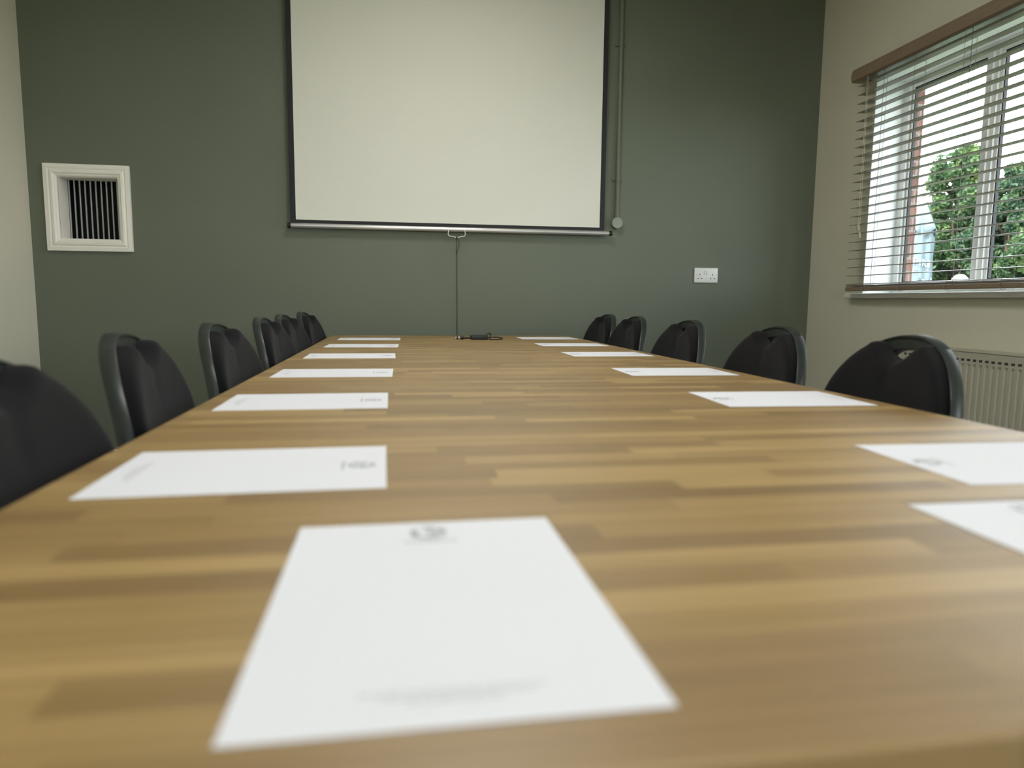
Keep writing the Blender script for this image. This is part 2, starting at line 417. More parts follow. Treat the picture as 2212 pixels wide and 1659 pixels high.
bm = bmesh.new(); box(bm, .0+.045-.05, .045, ry0-2.2, ry1-2.2, rz0, rz1-.01); new_obj('rear_panel', bm, M['radiator'], rd)
for a, b in ((ry1-2.2, ry1-2.2+.006), (ry0-2.2-.006, ry0-2.2)):
    bm = bmesh.new(); box(bm, -.053, .047, a, b, rz0, rz1+.007, bev=.002); new_obj('side_panel', bm, M['radiator'], rd)
bm = bmesh.new(); box(bm, -.0535, .0475, ry0-2.2, ry1-2.2, rz1-.001, rz1+.006, bev=.0015); new_obj('top_panel', bm, M['radiator'], rd)
bm = bmesh.new()
for i in range(k):
    c = ry1-.028-i*pitch-2.2
    box(bm, -.0506, -.049, c-.0085, c+.0085, rz1-.040, rz1-.030)
new_obj('vent_slots', bm, M['radslot'], rd)
for yy in (1.6, 2.75):
    bm = bmesh.new(); box(bm, .03, .052, yy-2.2-.02, yy-2.2+.02, .2, .7); new_obj('wall_bracket', bm, M['radiator'], rd)
bm = bmesh.new(); tube(bm, [(0, ry1-2.2+.04, .0), (0, ry1-2.2+.04, .2)], .0075, 10); tube(bm, [(0, ry1-2.2+.04, .2), (0, ry1-2.2, .2)], .009, 10)
new_obj('valve_pipe', bm, M['alu'], rd)

# ------------------------------------------------------------------ projector screen (plane y = 4.02)
ps = thing('projector_screen', 'pull-down white projector screen with black border on the green wall', 'projector screen', (.305, 4.02, 1.337))
def P(x, y, z): return (x-.305, y-4.02, z-1.337)
def psbox(name, m, a, bev=0, parent=None):
    x0,x1,y0,y1,z0,z1 = a; bm = bmesh.new(); box(bm, *[v for q in ((x0-.305, x1-.305), (y0-4.02, y1-4.02), (z0-1.337, z1-1.337)) for v in q], bev=bev)
    return new_obj(name, bm, m, parent or ps)
psbox('screen_fabric', M['screen'], (-.543, 1.151, 4.0195, 4.0205, 1.369, 2.66))
bm = bmesh.new()
for a in ((-.571, -.543, 4.0193, 4.0207, 1.345, 2.70), (1.151, 1.179, 4.0193, 4.0207, 1.345, 2.70), (-.543, 1.151, 4.0193, 4.0207, 1.345, 1.369), (-.543, 1.151, 4.0193, 4.0207, 2.66, 2.70)):
    p = P(a[0], a[2], a[4]); q = P(a[1], a[3], a[5]); box(bm, p[0], q[0], p[1], q[1], p[2], q[2])
new_obj('black_border', bm, M['black'], ps)
bm = bmesh.new()
n = 20
def stad(x):  # teardrop bar section
    out = []
    for i in range(n):
        a = 2*PI*i/n; out.append(bm.verts.new(P(x, 4.020+.011*math.cos(a), 1.338+.0135*math.sin(a))))
    return out
a = stad(-.570); b = stad(1.209)
for i in range(n): bm.faces.new([a[i], a[(i+1)%n], b[(i+1)%n], b[i]])
bm.faces.new(a); bm.faces.new(b[::-1])
bar = new_obj('bottom_bar', bm, M['alu'], ps, smooth=True)
for x0, x1 in ((-.588, -.569), (1.208, 1.227)):
    bm = bmesh.new(); tube(bm, [P(x0, 4.02, 1.338), P((x0+x1)/2, 4.02, 1.338), P(x1, 4.02, 1.338)], .0145, 20)
    bmesh.ops.bevel(bm, geom=[e for e in bm.edges if len([f for f in e.link_faces if len(f.verts) > 4])], offset=.003, segments=2, affect='EDGES')
    new_obj('end_cap', bm, M['blackplastic'], bar, smooth=True)
psbox('screen_casing', M['whiteplastic'], (-.66, 1.235, 3.975, 4.045, 2.70, 2.78), .01)
psbox('wall_bracket', M['whiteplastic'], (-.60, -.56, 4.04, 4.06, 2.66, 2.80))
psbox('wall_bracket', M['whiteplastic'], (1.17, 1.21, 4.04, 4.06, 2.66, 2.80))
bm = bmesh.new(); tube(bm, smooth_path([P(.281, 4.008, 1.332), P(.277, 4.006, 1.318), P(.278, 4.005, 1.306), P(.285, 4.004, 1.300), P(.305, 4.004, 1.297), P(.325, 4.004, 1.292), P(.345, 4.004, 1.297), P(.364, 4.004, 1.300), P(.371, 4.005, 1.306), P(.372, 4.006, 1.318), P(.369, 4.008, 1.332)], 4), .0022, 8)
new_obj('pull_handle', bm, M['whiteplastic'], ps, smooth=True)
bm = bmesh.new()
tube(bm, [P(.325, 4.003, 1.294), P(.3245, 4.003, 1.27), P(.3245, 4.004, 1.2), P(.327, 4.01, 1.0), P(.328, 4.02, .78), P(.329, 4.02, .62)], .0021, 8)
tube(bm, smooth_path([P(.326, 4.001, 1.290), P(.335, 4.001, 1.275), P(.338, 4.001, 1.25), P(.333, 4.001, 1.228), P(.326, 4.002, 1.212)], 5), .0019, 8)
tube(bm, [P(.325, 4.002, 1.296), P(.325, 4.002, 1.282)], .0045, 8); tube(bm, [P(.3245, 4.002, 1.216), P(.3245, 4.002, 1.200)], .0038, 8)
new_obj('pull_cord', bm, M['blackplastic'], ps)

# ------------------------------------------------------------------ conduit with junction box
cd = thing('conduit_pipe', 'green painted conduit with round junction box right of the screen', 'conduit', (1.26, 4.06, 1.40))
def K(x, y, z): return (x-1.26, y-4.06, z-1.40)
new_obj('pipe', T([K(1.260, 4.043, 1.425), K(1.260, 4.043, ZC-.002)], .0118, 16), M['green'], cd, smooth=True)
bm = bmesh.new(); tube(bm, [K(1.260, 4.043, 1.425), K(1.260, 4.043, 1.452)], .0155, 16); new_obj('coupler', bm, M['green'], cd, smooth=True)
bm = bmesh.new(); tube(bm, [K(1.260, 4.0595, 1.40), K(1.260, 4.032, 1.40), K(1.260, 4.026, 1.40)], [.0325, .0325, .031], 32)
jb = new_obj('junction_box', bm, M['boxgreen'], cd, smooth=True)
for dx, dz in ((-.020, .016), (.020, -.018)):
    new_obj('cover_screw', T([K(1.26+dx, 4.0265, 1.40+dz), K(1.26+dx, 4.024, 1.40+dz)], .003, 10), M['vent'], jb)
for z in (2.394, 1.65):
    bm = bmesh.new()
    box(bm, *[v for q in zip(K(1.228, 4.052, z-.009), K(1.292, 4.0595, z+.009)) for v in q], bev=.003)
    tube(bm, [K(1.26, 4.043, z-.008), K(1.26, 4.043, z+.008)], .0145, 16)
    cl = new_obj('saddle_clip', bm, M['green'], cd, smooth=True)
    for dx in (-.025, .025): new_obj('clip_screw', T([K(1.26+dx, 4.053, z), K(1.26+dx, 4.049, z)], .0035, 10), M['green'], cl)

# ------------------------------------------------------------------ wall socket
sk = thing('wall_socket', 'white double wall socket on the green wall', 'socket', (1.830, 4.06, 1.108))
hw, hh_ = .0750, .0445
bm = bmesh.new(); box(bm, -hw, hw, -.010, -.0005, -hh_, hh_, bev=.004, seg=3); new_obj('face_plate', bm, M['whiteplastic'], sk, smooth=True)
for x in (-.0085, .0085):
    bm = bmesh.new(); vs = box(bm, x-.0068, x+.0068, -.0155, -.009, .006, .028, bev=.0012)
    new_obj('rocker_switch', bm, M['whiteplastic'], sk)
for s in (-1, 1):
    cx = s*.0405
    for (dx, dz, w, h) in ((0, .0035, .0022, .0044), (-.0112, -.0185, .0036, .0024), (.0112, -.0185, .0036, .0024)):
        bm = bmesh.new(); box(bm, cx+dx-w, cx+dx+w, -.0104, -.0098, dz-h, dz+h); new_obj('pin_hole', bm, M['slot'], sk)
    new_obj('fixing_screw', T([(s*.0605, -.0098, .001), (s*.0605, -.0106, .001)], .0028, 12), M['vent'], sk)

# ------------------------------------------------------------------ wall vent
vt = thing('wall_vent', 'white moulded square vent frame with vertical metal bars', 'vent', (-1.587, 4.06, 1.40))
ox0, ox1, oz0, oz1 = -1.794+1.587, -1.381+1.587, 1.181-1.40, 1.622-1.40
ix0, ix1, iz0, iz1 = vx0+1.587, vx1+1.587, vz0-1.40, vz1-1.40
bm = bmesh.new()
prof = [(0, 0), (0, -.017), (.02, -.019), (.026, -.015), (.034, -.021), (.044, -.022), (.051, -.016), (.056, -.015), (1.0, -.010), (1.0, .01)]
loops = []
for i, (d, yy) in enumerate(prof):
    if d == 1.0: a0, a1, b0, b1 = ix0, ix1, iz0, iz1
    else:
        t = d/.0625; a0, a1, b0, b1 = ox0+(ix0-ox0)*t, ox1+(ix1-ox1)*t, oz0+(iz0-oz0)*t, oz1+(iz1-oz1)*t
    loops.append([bm.verts.new(p) for p in ((a0, yy, b0), (a1, yy, b0), (a1, yy, b1), (a0, yy, b1))])
for A, D in zip(loops, loops[1:]):
    for i in range(4): bm.faces.new([A[i], A[(i+1)%4], D[(i+1)%4], D[i]])
new_obj('moulded_frame', bm, M['white'], vt)
bm = bmesh.new(); t = .003; dp = .105
box(bm, ix0, ix0+t, .002, dp, iz0, iz1); box(bm, ix1-t, ix1, .002, dp, iz0, iz1); box(bm, ix0+t, ix1-t, .002, dp, iz0, iz0+t); box(bm, ix0+t, ix1-t, .002, dp, iz1-t, iz1)
new_obj('duct_liner', bm, M['white'], vt)
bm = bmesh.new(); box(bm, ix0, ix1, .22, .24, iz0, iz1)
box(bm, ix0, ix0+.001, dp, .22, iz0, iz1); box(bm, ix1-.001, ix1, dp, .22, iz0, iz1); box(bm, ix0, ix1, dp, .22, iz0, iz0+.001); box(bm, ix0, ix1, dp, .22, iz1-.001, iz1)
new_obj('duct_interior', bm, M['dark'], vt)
for i in range(11):
    x = ix0+.009+i*.0265
    bm = bmesh.new(); box(bm, x-.0035, x+.0035, dp-.004, dp+.004, iz0+t, iz1-t, bev=.001); new_obj('metal_bar', bm, M['vent'], vt)

# ------------------------------------------------------------------ conference table
TX0, TX1, TY0, TY1, TZ = -.357, .944, .257, 3.925, .75
tb = thing('conference_table', 'long butcher block conference table running to the green wall', 'table', (.29, 2.09, 0))
bm = bmesh.new(); box(bm, TX0-.29, TX1-.29, TY0-2.09, TY1-2.09, TZ-.038, TZ, bev=.0025, seg=3)
new_obj('tabletop', bm, M['wood'], tb)
bm = bmesh.new()
for x0, x1 in ((-.22, -.18), (.76, .80)): box(bm, x0-.29, x1-.29, TY0+.1-2.09, TY1-.1-2.09, TZ-.10, TZ-.039)
for yy in (TY0+.1, 2.2, TY1-.14): box(bm, -.18-.29, .76-.29, yy-2.09, yy+.04-2.09, TZ-.10, TZ-.039)
new_obj('under_frame', bm, M['blackmetal'], tb)
for x, yy in ((.08, TY0+.12), (.50, TY0+.12), (.10, 2.22), (.48, 2.22), (.08, TY1-.12), (.50, TY1-.12)):
    bm = bmesh.new(); box(bm, x-.29-.025, x-.29+.025, yy-2.09-.025, yy-2.09+.025, 0, TZ-.101, bev=.003)
    new_obj('leg', bm, M['blackmetal'], tb)

# ------------------------------------------------------------------ letterhead sheets
# local frame: the sheet's head is at +Y, 210 wide (X) and 297 tall (Y)
def flat(bm, pts, z=0):
    bm.faces.new([bm.verts.new((x, y, z)) for x, y in pts])
def arc_band(bm, cx, cy, r0, r1, a0, a1, z=0, sx=1, n=18):
    A = []; Bv = []
    for i in range(n+1):
        a = a0+(a1-a0)*i/n
        A.append(bm.verts.new((cx+sx*r0*math.cos(a), cy+r0*math.sin(a), z))); Bv.append(bm.verts.new((cx+sx*r1*math.cos(a), cy+r1*math.sin(a), z)))
    for i in range(n): bm.faces.new([A[i], A[i+1], Bv[i+1], Bv[i]])
def make_sheet():
    t = thing('letterhead_sheet', '', 'paper', (0,0,.75), 0, 'letterhead sheets laid out on the table')
    bm = bmesh.new(); box(bm, -.105, .105, -.1485, .1485, .0002, .0007); new_obj('paper_sheet', bm, M['paper'], t)
    bm = bmesh.new(); z = .00085; cy = .1485-.028
    arc_band(bm, 0, cy, .0135, .0158, math.radians(200), math.radians(340), z)      # lower ring
    arc_band(bm, 0, cy, .0150, .0160, math.radians(20), math.radians(160), z)
    arc_band(bm, 0, cy-.001, .0095, .0112, math.radians(190), math.radians(330), z)
    for a0, a1 in ((150, 215), (60, 105), (-15, 45)):                                # leaf-like darker strokes
        arc_band(bm, 0, cy, .0088, .0145, math.radians(a0), math.radians(a1), z, n=8)
    arc_band(bm, .002, cy-.002, .002, .0062, math.radians(-120), math.radians(150), z)
    new_obj('printed_emblem', bm, M['ink'], t)
    bm = bmesh.new()
    rnd = random.Random(4); x = -.020
    while x < .020:
        w = rnd.uniform(.0012, .0026); flat(bm, [(x, cy-.0225), (x+w, cy-.0225), (x+w, cy-.0195), (x, cy-.0195)], z); x += w+.0009
    new_obj('printed_caption', bm, M['ink'], t)
    bm = bmesh.new()
    for yy, hw2 in ((-.1485+.029, .046), (-.1485+.0245, .036), (-.1485+.020, .022)):
        x = -hw2
        while x < hw2:
            w = rnd.uniform(.002, .007); flat(bm, [(x, yy), (x+w, yy), (x+w, yy+.0017), (x, yy+.0017)], z); x += w+.0014
    new_obj('printed_footer', bm, M['inkpale'], t)
    return t
sheets = [
 (.0235, .4463, .008, 'white letterhead sheet nearest the camera, portrait, with grey emblem at its far edge'),
 (-.1643, .8172, PI*-.5+.019, 'first white letterhead sheet on the left row, largest of that row'),
 (-.1704, 1.3637, PI*-.5+.0118, 'second white letterhead sheet from the front on the left row'),
 (-.165, 1.8901, PI*-.5-.0064, 'third white letterhead sheet from the front on the left row'),
 (-.161, 2.4683, PI*-.5+.0108, 'fourth white letterhead sheet from the front on the left row'),
 (-.1507, 3.0139, PI*-.5-.0221, 'fifth white letterhead sheet on the left row, second from the far end'),
 (-.1412, 3.5409, PI*-.5-.0036, 'farthest white letterhead sheet on the left row, by the far table edge'),
 (.7688, 3.6371, PI*.5-.0092, 'farthest white letterhead sheet on the right row, by the far table corner'),
 (.7621, 3.0853, PI*.5-.0017, 'second farthest white letterhead sheet on the right row'),
 (.7587, 2.5201, PI*.5+.0097, 'third farthest white letterhead sheet on the right row'),
 (.7556, 1.8668, PI*.5-.0217, 'fourth farthest white letterhead sheet on the right row, beside the second nearest chair'),
 (None, 'R2', 0, 'white letterhead sheet in front of the nearest chair on the right'),
 (None, 'R1', 0, 'white letterhead sheet cut by the right picture edge, above another sheet'),
 (None, 'R0', 0, 'white letterhead sheet nearest the camera on the right, cut by the picture edge'),
]
SH = {'R2': (.7587, 1.3159, PI*.5-.0359), 'R1': (.7569, .7494, PI*.5-.0391), 'R0': (.583, .440, -.022)}
sheet0 = make_sheet()
for i, (x, y, a, lab) in enumerate(sheets):
    if x is None: x, y, a = SH[y]
    o = sheet0 if i == 0 else dup(sheet0, 'letterhead_sheet', lab)
    o['label'] = lab; o.location = (x, y, .75); o.rotation_euler = (0, 0, a)

# ------------------------------------------------------------------ adapter cable on the far end of the table
ac = thing('adapter_cable', 'short black adapter cable with silver plug lying at the far table end', 'cable', (.38, 3.50, .75))
def A_(x, y, z): return (x-.38, y-3.50, z-.75)
bm = bmesh.new(); vs = box(bm, *[v for q in zip(A_(.352, 3.482, .7505), A_(.440, 3.522, .7725)) for v in q], bev=.005, seg=3); new_obj('inline_box', bm, M['blackplastic'], ac, smooth=True)
new_obj('cable', T(smooth_path([A_(.318, 3.503, .7585), A_(.335, 3.505, .758), A_(.356, 3.503, .760)], 5), .0050, 10), M['blackplastic'], ac, smooth=True)
new_obj('looped_cable', T(smooth_path([A_(.430, 3.515, .764), A_(.436, 3.53, .772), A_(.449, 3.54, .779), A_(.458, 3.53, .775), A_(.452, 3.515, .764), A_(.447, 3.500, .754), A_(.45, 3.46, .7525), A_(.478, 3.455, .7528), A_(.495, 3.475, .753), A_(.513, 3.498, .755), A_(.497, 3.512, .760), A_(.47, 3.508, .762), A_(.436, 3.503, .760)], 6), .0030, 8), M['blackplastic'], ac, smooth=True)
pl = new_obj('plug', T([A_(.301, 3.502, .7594), A_(.3025, 3.502, .7594), A_(.318, 3.503, .7594), A_(.320, 3.503, .7594)], [.0075, .0088, .0088, .006], 14), M['blackplastic'], ac, smooth=True)
new_obj('metal_collar', T([A_(.291, 3.501, .7590), A_(.302, 3.502, .7592)], .0062, 12), M['alu'], pl)
new_obj('plug_ring', T([A_(.283, 3.501, .7588), A_(.291, 3.501, .7590)], .0072, 12), M['blackplastic'], pl)
new_obj('metal_tip', T([A_(.276, 3.5005, .7586), A_(.283, 3.501, .7588)], .0045, 10), M['alu'], pl)

# ------------------------------------------------------------------ banquet chairs
LEAN, KC, TH = .129, .97, .0245
def warp(d, y, z):      # local frame of the back: d forward, y across, z up
    return (d-(z-.75)*math.tan(LEAN)+KC*y*y, y, z)
def shell_outline():
    a, zt, b = .2151, .878, .196; zc = zt-b; pts = []
    for i in range(61):
        t = PI*i/60; pts.append((a*math.cos(t), zc+b*math.sin(t)))
    # left side down, round bottom, right side up
    lo = [(-.2151, .682), (-.213, .64), (-.206, .59), (-.194, .54), (-.176, .495), (-.150, .468), (-.11, .455), (0, .452)]
    pts += lo[1:]; pts += [(-x, z) for x, z in lo[1:-1][::-1]]
    return pts
def cushion_outline():
    a, b, zc = .2151-.012, .196-.003, .682; pts = []
    def top(y): return zc+b*math.sqrt(max(0, 1-(y/a)**2))
    q = .088
    zn = .822
    for i in range(121):
        t = PI*i/120; y = a*math.cos(t); z = zc+b*math.sin(t)
        if abs(y) < q:
            s = abs(y)/q; ze = top(q)
            v = zn+(ze-zn)*min(1, (s**1.3)*1.15)
            k = max(0, min(1, (s-.72)/.28)); v = v*(1-k)+(ze-.001)*k - .004*math.sin(PI*k)*0
            z = min(z+.004, v+.016*math.exp(-((s-.92)/.2)**2))
        pts.append((y, z))
    lo = [(-.204, .64), (-.197, .59), (-.185, .545), (-.166, .505), (-.14, .482), (-.10, .470), (0, .467)]
    pts += lo; pts += [(-x, z) for x, z in lo[:-1][::-1]]
    return pts
def ray_polar(poly, c, ang):
    dx, dz = math.cos(ang), math.sin(ang); best = 0
    for i in range(len(poly)):
        (x1, z1), (x2, z2) = poly[i], poly[(i+1) % len(poly)]
        ex, ez = x2-x1, z2-z1; det = dx*(-ez)+dz*ex
        if abs(det) < 1e-12: continue
        rx, rz = x1-c[0], z1-c[1]
        t = (rx*(-ez)+rz*ex)/det; u = (dx*rz-dz*rx)/det
        if t > 0 and -1e-6 <= u <= 1+1e-6: best = max(best, t)
    return best
def make_chair():
    t = thing('banquet_chair', '', 'chair', (0,0,0), 0, 'banquet chairs along both sides of the table')
    NA = 200; ANG = [2*PI*i/NA for i in range(NA)]
    # moulded shell with the hand hole
    ol = shell_outline(); c = (0, .823)
    R1 = [ray_polar(ol, c, a) for a in ANG]
    def hole(a):
        rx, rz = .066, (.024 if math.sin(a) > 0 else .026)
        return 1/((abs(math.cos(a)/rx)**2.2+abs(math.sin(a)/rz)**2.2)**(1/2.2))
    R0 = [hole(a) for a in ANG]
    bm = bmesh.new()
    def ring(s, d, grow=0):
        return [bm.verts.new(warp(d, c[0]+(R0[i]+(R1[i]-R0[i])*s+grow)*math.cos(ANG[i]), c[1]+(R0[i]+(R1[i]-R0[i])*s+grow)*math.sin(ANG[i]))) for i in range(NA)]
    seq = [ring(0, -TH-.001, -.003), ring(0, -.012, -.001), ring(0, -.003), ring(0, -.001, .002), ring(.15, -.001), ring(.4, -.001), ring(.7, -.001), ring(.92, -.001), ring(1, -.001, -.009), ring(1, .0022, -.0045), ring(1, .0022, -.0012),
           ring(1, .0008), ring(1, -TH+.001, .0008), ring(1, -TH, -.0004), ring(1, -TH, -.006), ring(.7, -TH+.003), ring(.4, -TH+.003), ring(.14, -TH+.001), ring(.05, -TH-.001)]
    for A, D in zip(seq, seq[1:]+seq[:1]):
        for i in range(NA): bm.faces.new([A[i], A[(i+1)%NA], D[(i+1)%NA], D[i]])
    new_obj('backrest_shell', bm, M['shell'], t, smooth=True)
    # padded cushion with its notch
    ol = cushion_outline(); c2 = (0, .66)
    R = [ray_polar(ol, c2, a) for a in ANG]
    for _ in range(1): R = [(R[i-2]+R[i-1]*2+R[i]*3+R[(i+1)%NA]*2+R[(i+2)%NA])/9 for i in range(NA)]
    RS = R[:]
    for _ in range(40): RS = [(RS[i-1]+RS[i]+RS[(i+1)%NA])/3 for i in range(NA)]
    bm = bmesh.new(); Tk = .039
    ss = [0, 0, .006, .016, .032, .055, .085, .125, .18, .25, .34, .45, .6, .78, .92]
    rings = []
    for j, s in enumerate(ss):
        rg = []
        for i in range(NA):
            k = min(1, s/.34); k = k*k*(3-2*k)
            rad = (R[i]*(1-k)+RS[i]*k)*(1-s); yy = rad*math.cos(ANG[i]); zz = rad*math.sin(ANG[i])
            if j == 0: d = .0005
            else:
                u = min(1, s*R[i]/.024); tk = Tk-.014*min(1, (yy/.205)**2)
                d = .017+(tk-.017)*(1-(1-u)**2.3)**.5+u*.004*max(0, 1-(yy/.2)**2-(zz/.2)**2)
                d -= .003*u*math.exp(-((yy)/.022)**2-((zz-.125)/.022)**2)      # soft dip under the notch
            rg.append(bm.verts.new(warp(d, c2[0]+yy, c2[1]+zz)))
        rings.append(rg)
    for A, D in zip(rings, rings[1:]):
        for i in range(NA): bm.faces.new([A[i], A[(i+1)%NA], D[(i+1)%NA], D[i]])
    bm.faces.new(rings[-1]); bm.faces.new(rings[0][::-1])
    new_obj('backrest_cushion', bm, M['fabric'], t, smooth=True)
    # seat
    bm = bmesh.new(); box(bm, .03, .44, -.215, .215, .425, .478, bev=.022, seg=4); new_obj('seat_cushion', bm, M['fabric'], t, smooth=True)
    bm = bmesh.new(); box(bm, .03, .43, -.205, .205, .408, .424, bev=.004); new_obj('seat_base', bm, M['shell'], t)
    for s in (-1, 1):
        new_obj('leg', T([(.40, s*.205, .415), (.425, s*.215, .2), (.44, s*.22, .0)], .0115, 12), M['blackmetal'], t, smooth=True)
        new_obj('leg', T(smooth_path([(.055, s*.212, .414), (.0, s*.214, .34), (-.05, s*.217, .18), (-.085, s*.22, .0)], 4), .0115, 12), M['blackmetal'], t, smooth=True)
        new_obj('back_upright', T(smooth_path([(.10, s*.205, .412), (.03, s*.203, .42), (.025, s*.196, .47), (.013, s*.175, .56), (.006, s*.165, .62)], 4), .0105, 12), M['blackmetal'], t, smooth=True)
    new_obj('stretcher', T([(.01, -.212, .35), (.01, .212, .35)], .008, 10), M['blackmetal'], t)
    return t
chairs = [
 (-.448, .835, 0, 'black padded chair at the left picture edge, nearest and largest'),
 (-.476, 1.370, 5.0, 'black padded chair second from the front on the left side'),
 (-.456, 1.939, -2.5, 'black padded chair third from the front on the left side, standing alone'),
 (-.450, 2.57, -2.8, 'black padded chair fourth from the front on the left, overlapping the chair behind'),
 (-.457, 3.060, -4.4, 'black padded chair fifth from the front on the left, between two overlapping chairs'),
 (-.457, 3.690, -5.0, 'farthest black padded chair on the left side, near the green wall'),
 (1.062, 1.350, 180-2.4, 'nearest black padded chair on the right, in front of the radiator'),
 (1.063, 1.883, 180-.5, 'black padded chair second from the front on the right, before the wall corner'),
 (1.065, 2.525, 180+1.2, 'black padded chair third from the front on the right, standing alone before the green wall'),
 (1.089, 3.201, 180+1.5, 'black padded chair fourth from the front on the right, overlapping the farthest chair'),
 (1.095, 3.680, 180+2.0, 'farthest black padded chair on the right side, partly hidden by its neighbour'),
]
chair0 = make_chair()
for i, (x, y, a, lab) in enumerate(chairs):
    o = chair0 if i == 0 else dup(chair0, 'banquet_chair', lab)
    o['label'] = lab; o.location = (x, y, 0); o.rotation_euler = (0, 0, math.radians(a))

# ------------------------------------------------------------------ ceiling light panels (added out of view to brighten the room)
for i, (x, y, w) in enumerate(((.30, 2.6, 'above the far half of the table'), (.30, .55, 'above the near half of the table'))):
    t = thing('added_light_panel', 'added unseen square ceiling light panel '+w, 'ceiling light', (x, y, ZC), 0, 'added unseen ceiling light panels')
    bm = bmesh.new(); box(bm, -.30, .30, -.30, .30, -.012, -.001); fr = new_obj('light_frame', bm, M['white'], t)
    bm = bmesh.new(); box(bm, -.28, .28, -.28, .28, -.015, -.0125); new_obj('diffuser', bm, M['panel'], t)

# ------------------------------------------------------------------ outdoors
struct('ground_outside', B(-30, 40, -30, 40, -.35, -.15), M['grass'], 'grass outside the window')['kind'] = 'structure'
ux, uy = 6.90, 8.60
um = thing('closed_parasol', 'closed pale blue garden parasol with white lettering outside the window', 'parasol', (ux, uy, -.15))
new_obj('pole', T([(0, 0, .06), (0, 0, 2.54)], .022, 14), M['render'], um, smooth=True)
bm = bmesh.new(); lathe(bm, [(.28, 0), (.28, .05), (.05, .07), (.04, .2)], 32); new_obj('base', bm, M['render'], um, smooth=True)
def fold(a, z): return 1+.10*math.cos(6*a+.8*z)+.05*math.sin(11*a+3*z)
bm = bmesh.new()
lathe(bm, [(.12, .78), (.165, .85), (.168, 1.2), (.158, 1.5), (.148, 1.7), (.155, 1.9), (.15, 2.08), (.10, 2.25), (.04, 2.42)], 96, mod=fold)
new_obj('canopy', bm, M['canvas'], um, smooth=True)
bm = bmesh.new(); n = 96   # shoulder flap with a zigzag hem
prev = None
for j, (r, z) in enumerate(((.035, 2.46), (.075, 2.36), (.115, 2.26), (.155, 2.16), (.185, 2.10))):
    rg = []
    for k_ in range(n):
        a = 2*PI*k_/n; zz = z-(.10*abs(math.sin(2.5*a+.4)) if j == 4 else .04*abs(math.sin(2.5*a+.4))*j/4)
        rf = r*(1+(.16*math.cos(5*a+.8)+.05*math.cos(13*a))*j/4); rg.append(bm.verts.new((rf*math.cos(a), rf*math.sin(a), zz)))
    if prev:
        for k_ in range(n): bm.faces.new([prev[k_], prev[(k_+1)%n], rg[(k_+1)%n], rg[k_]])
    prev = rg
fl = new_obj('shoulder_flap', bm, M['canvas'], um, smooth=True); fl.modifiers.new('thick', 'SOLIDIFY').thickness = .004
bm = bmesh.new(); lathe(bm, [(.01, 2.52), (.055, 2.545), (.06, 2.565), (.03, 2.59), (.008, 2.60)], 24); new_obj('finial', bm, M['headrail'], um, smooth=True)
# lettering wrapped round the canopy
dep = bpy.context.evaluated_depsgraph_get()
def wrapped_text(s, size, z, u0, tilt=0):
    cu = bpy.data.curves.new('lettering', 'FONT'); cu.body = s; cu.size = size; cu.extrude = .001; cu.offset = .002; cu.resolution_u = 3
    tmp = bpy.data.objects.new('lettering', cu); C.objects.link(tmp)
    bpy.context.view_layer.update()
    me = bpy.data.meshes.new_from_object(tmp.evaluated_get(bpy.context.evaluated_depsgraph_get()))
    bpy.data.objects.remove(tmp); bpy.data.curves.remove(cu)
    base = math.atan2(-uy, -ux)          # side that faces the room
    for v in me.vertices:
        u, w, d = v.co; uu = u0+u; a = base+uu/.17; zz = z+w+tilt*uu
        r = .163*fold(a, zz)+.012+d
        v.co = (r*math.cos(a), r*math.sin(a), zz)
    me.materials.clear(); me.materials.append(M['letter'])
    o = bpy.data.objects.new('lettering', me); C.objects.link(o); o.parent = um
wrapped_text('SPIRI', .125, 1.62, -.125, -.25)
wrapped_text('DE', .095, 1.50, -.14)
wrapped_text('IOL', .26, 1.27, -.15)

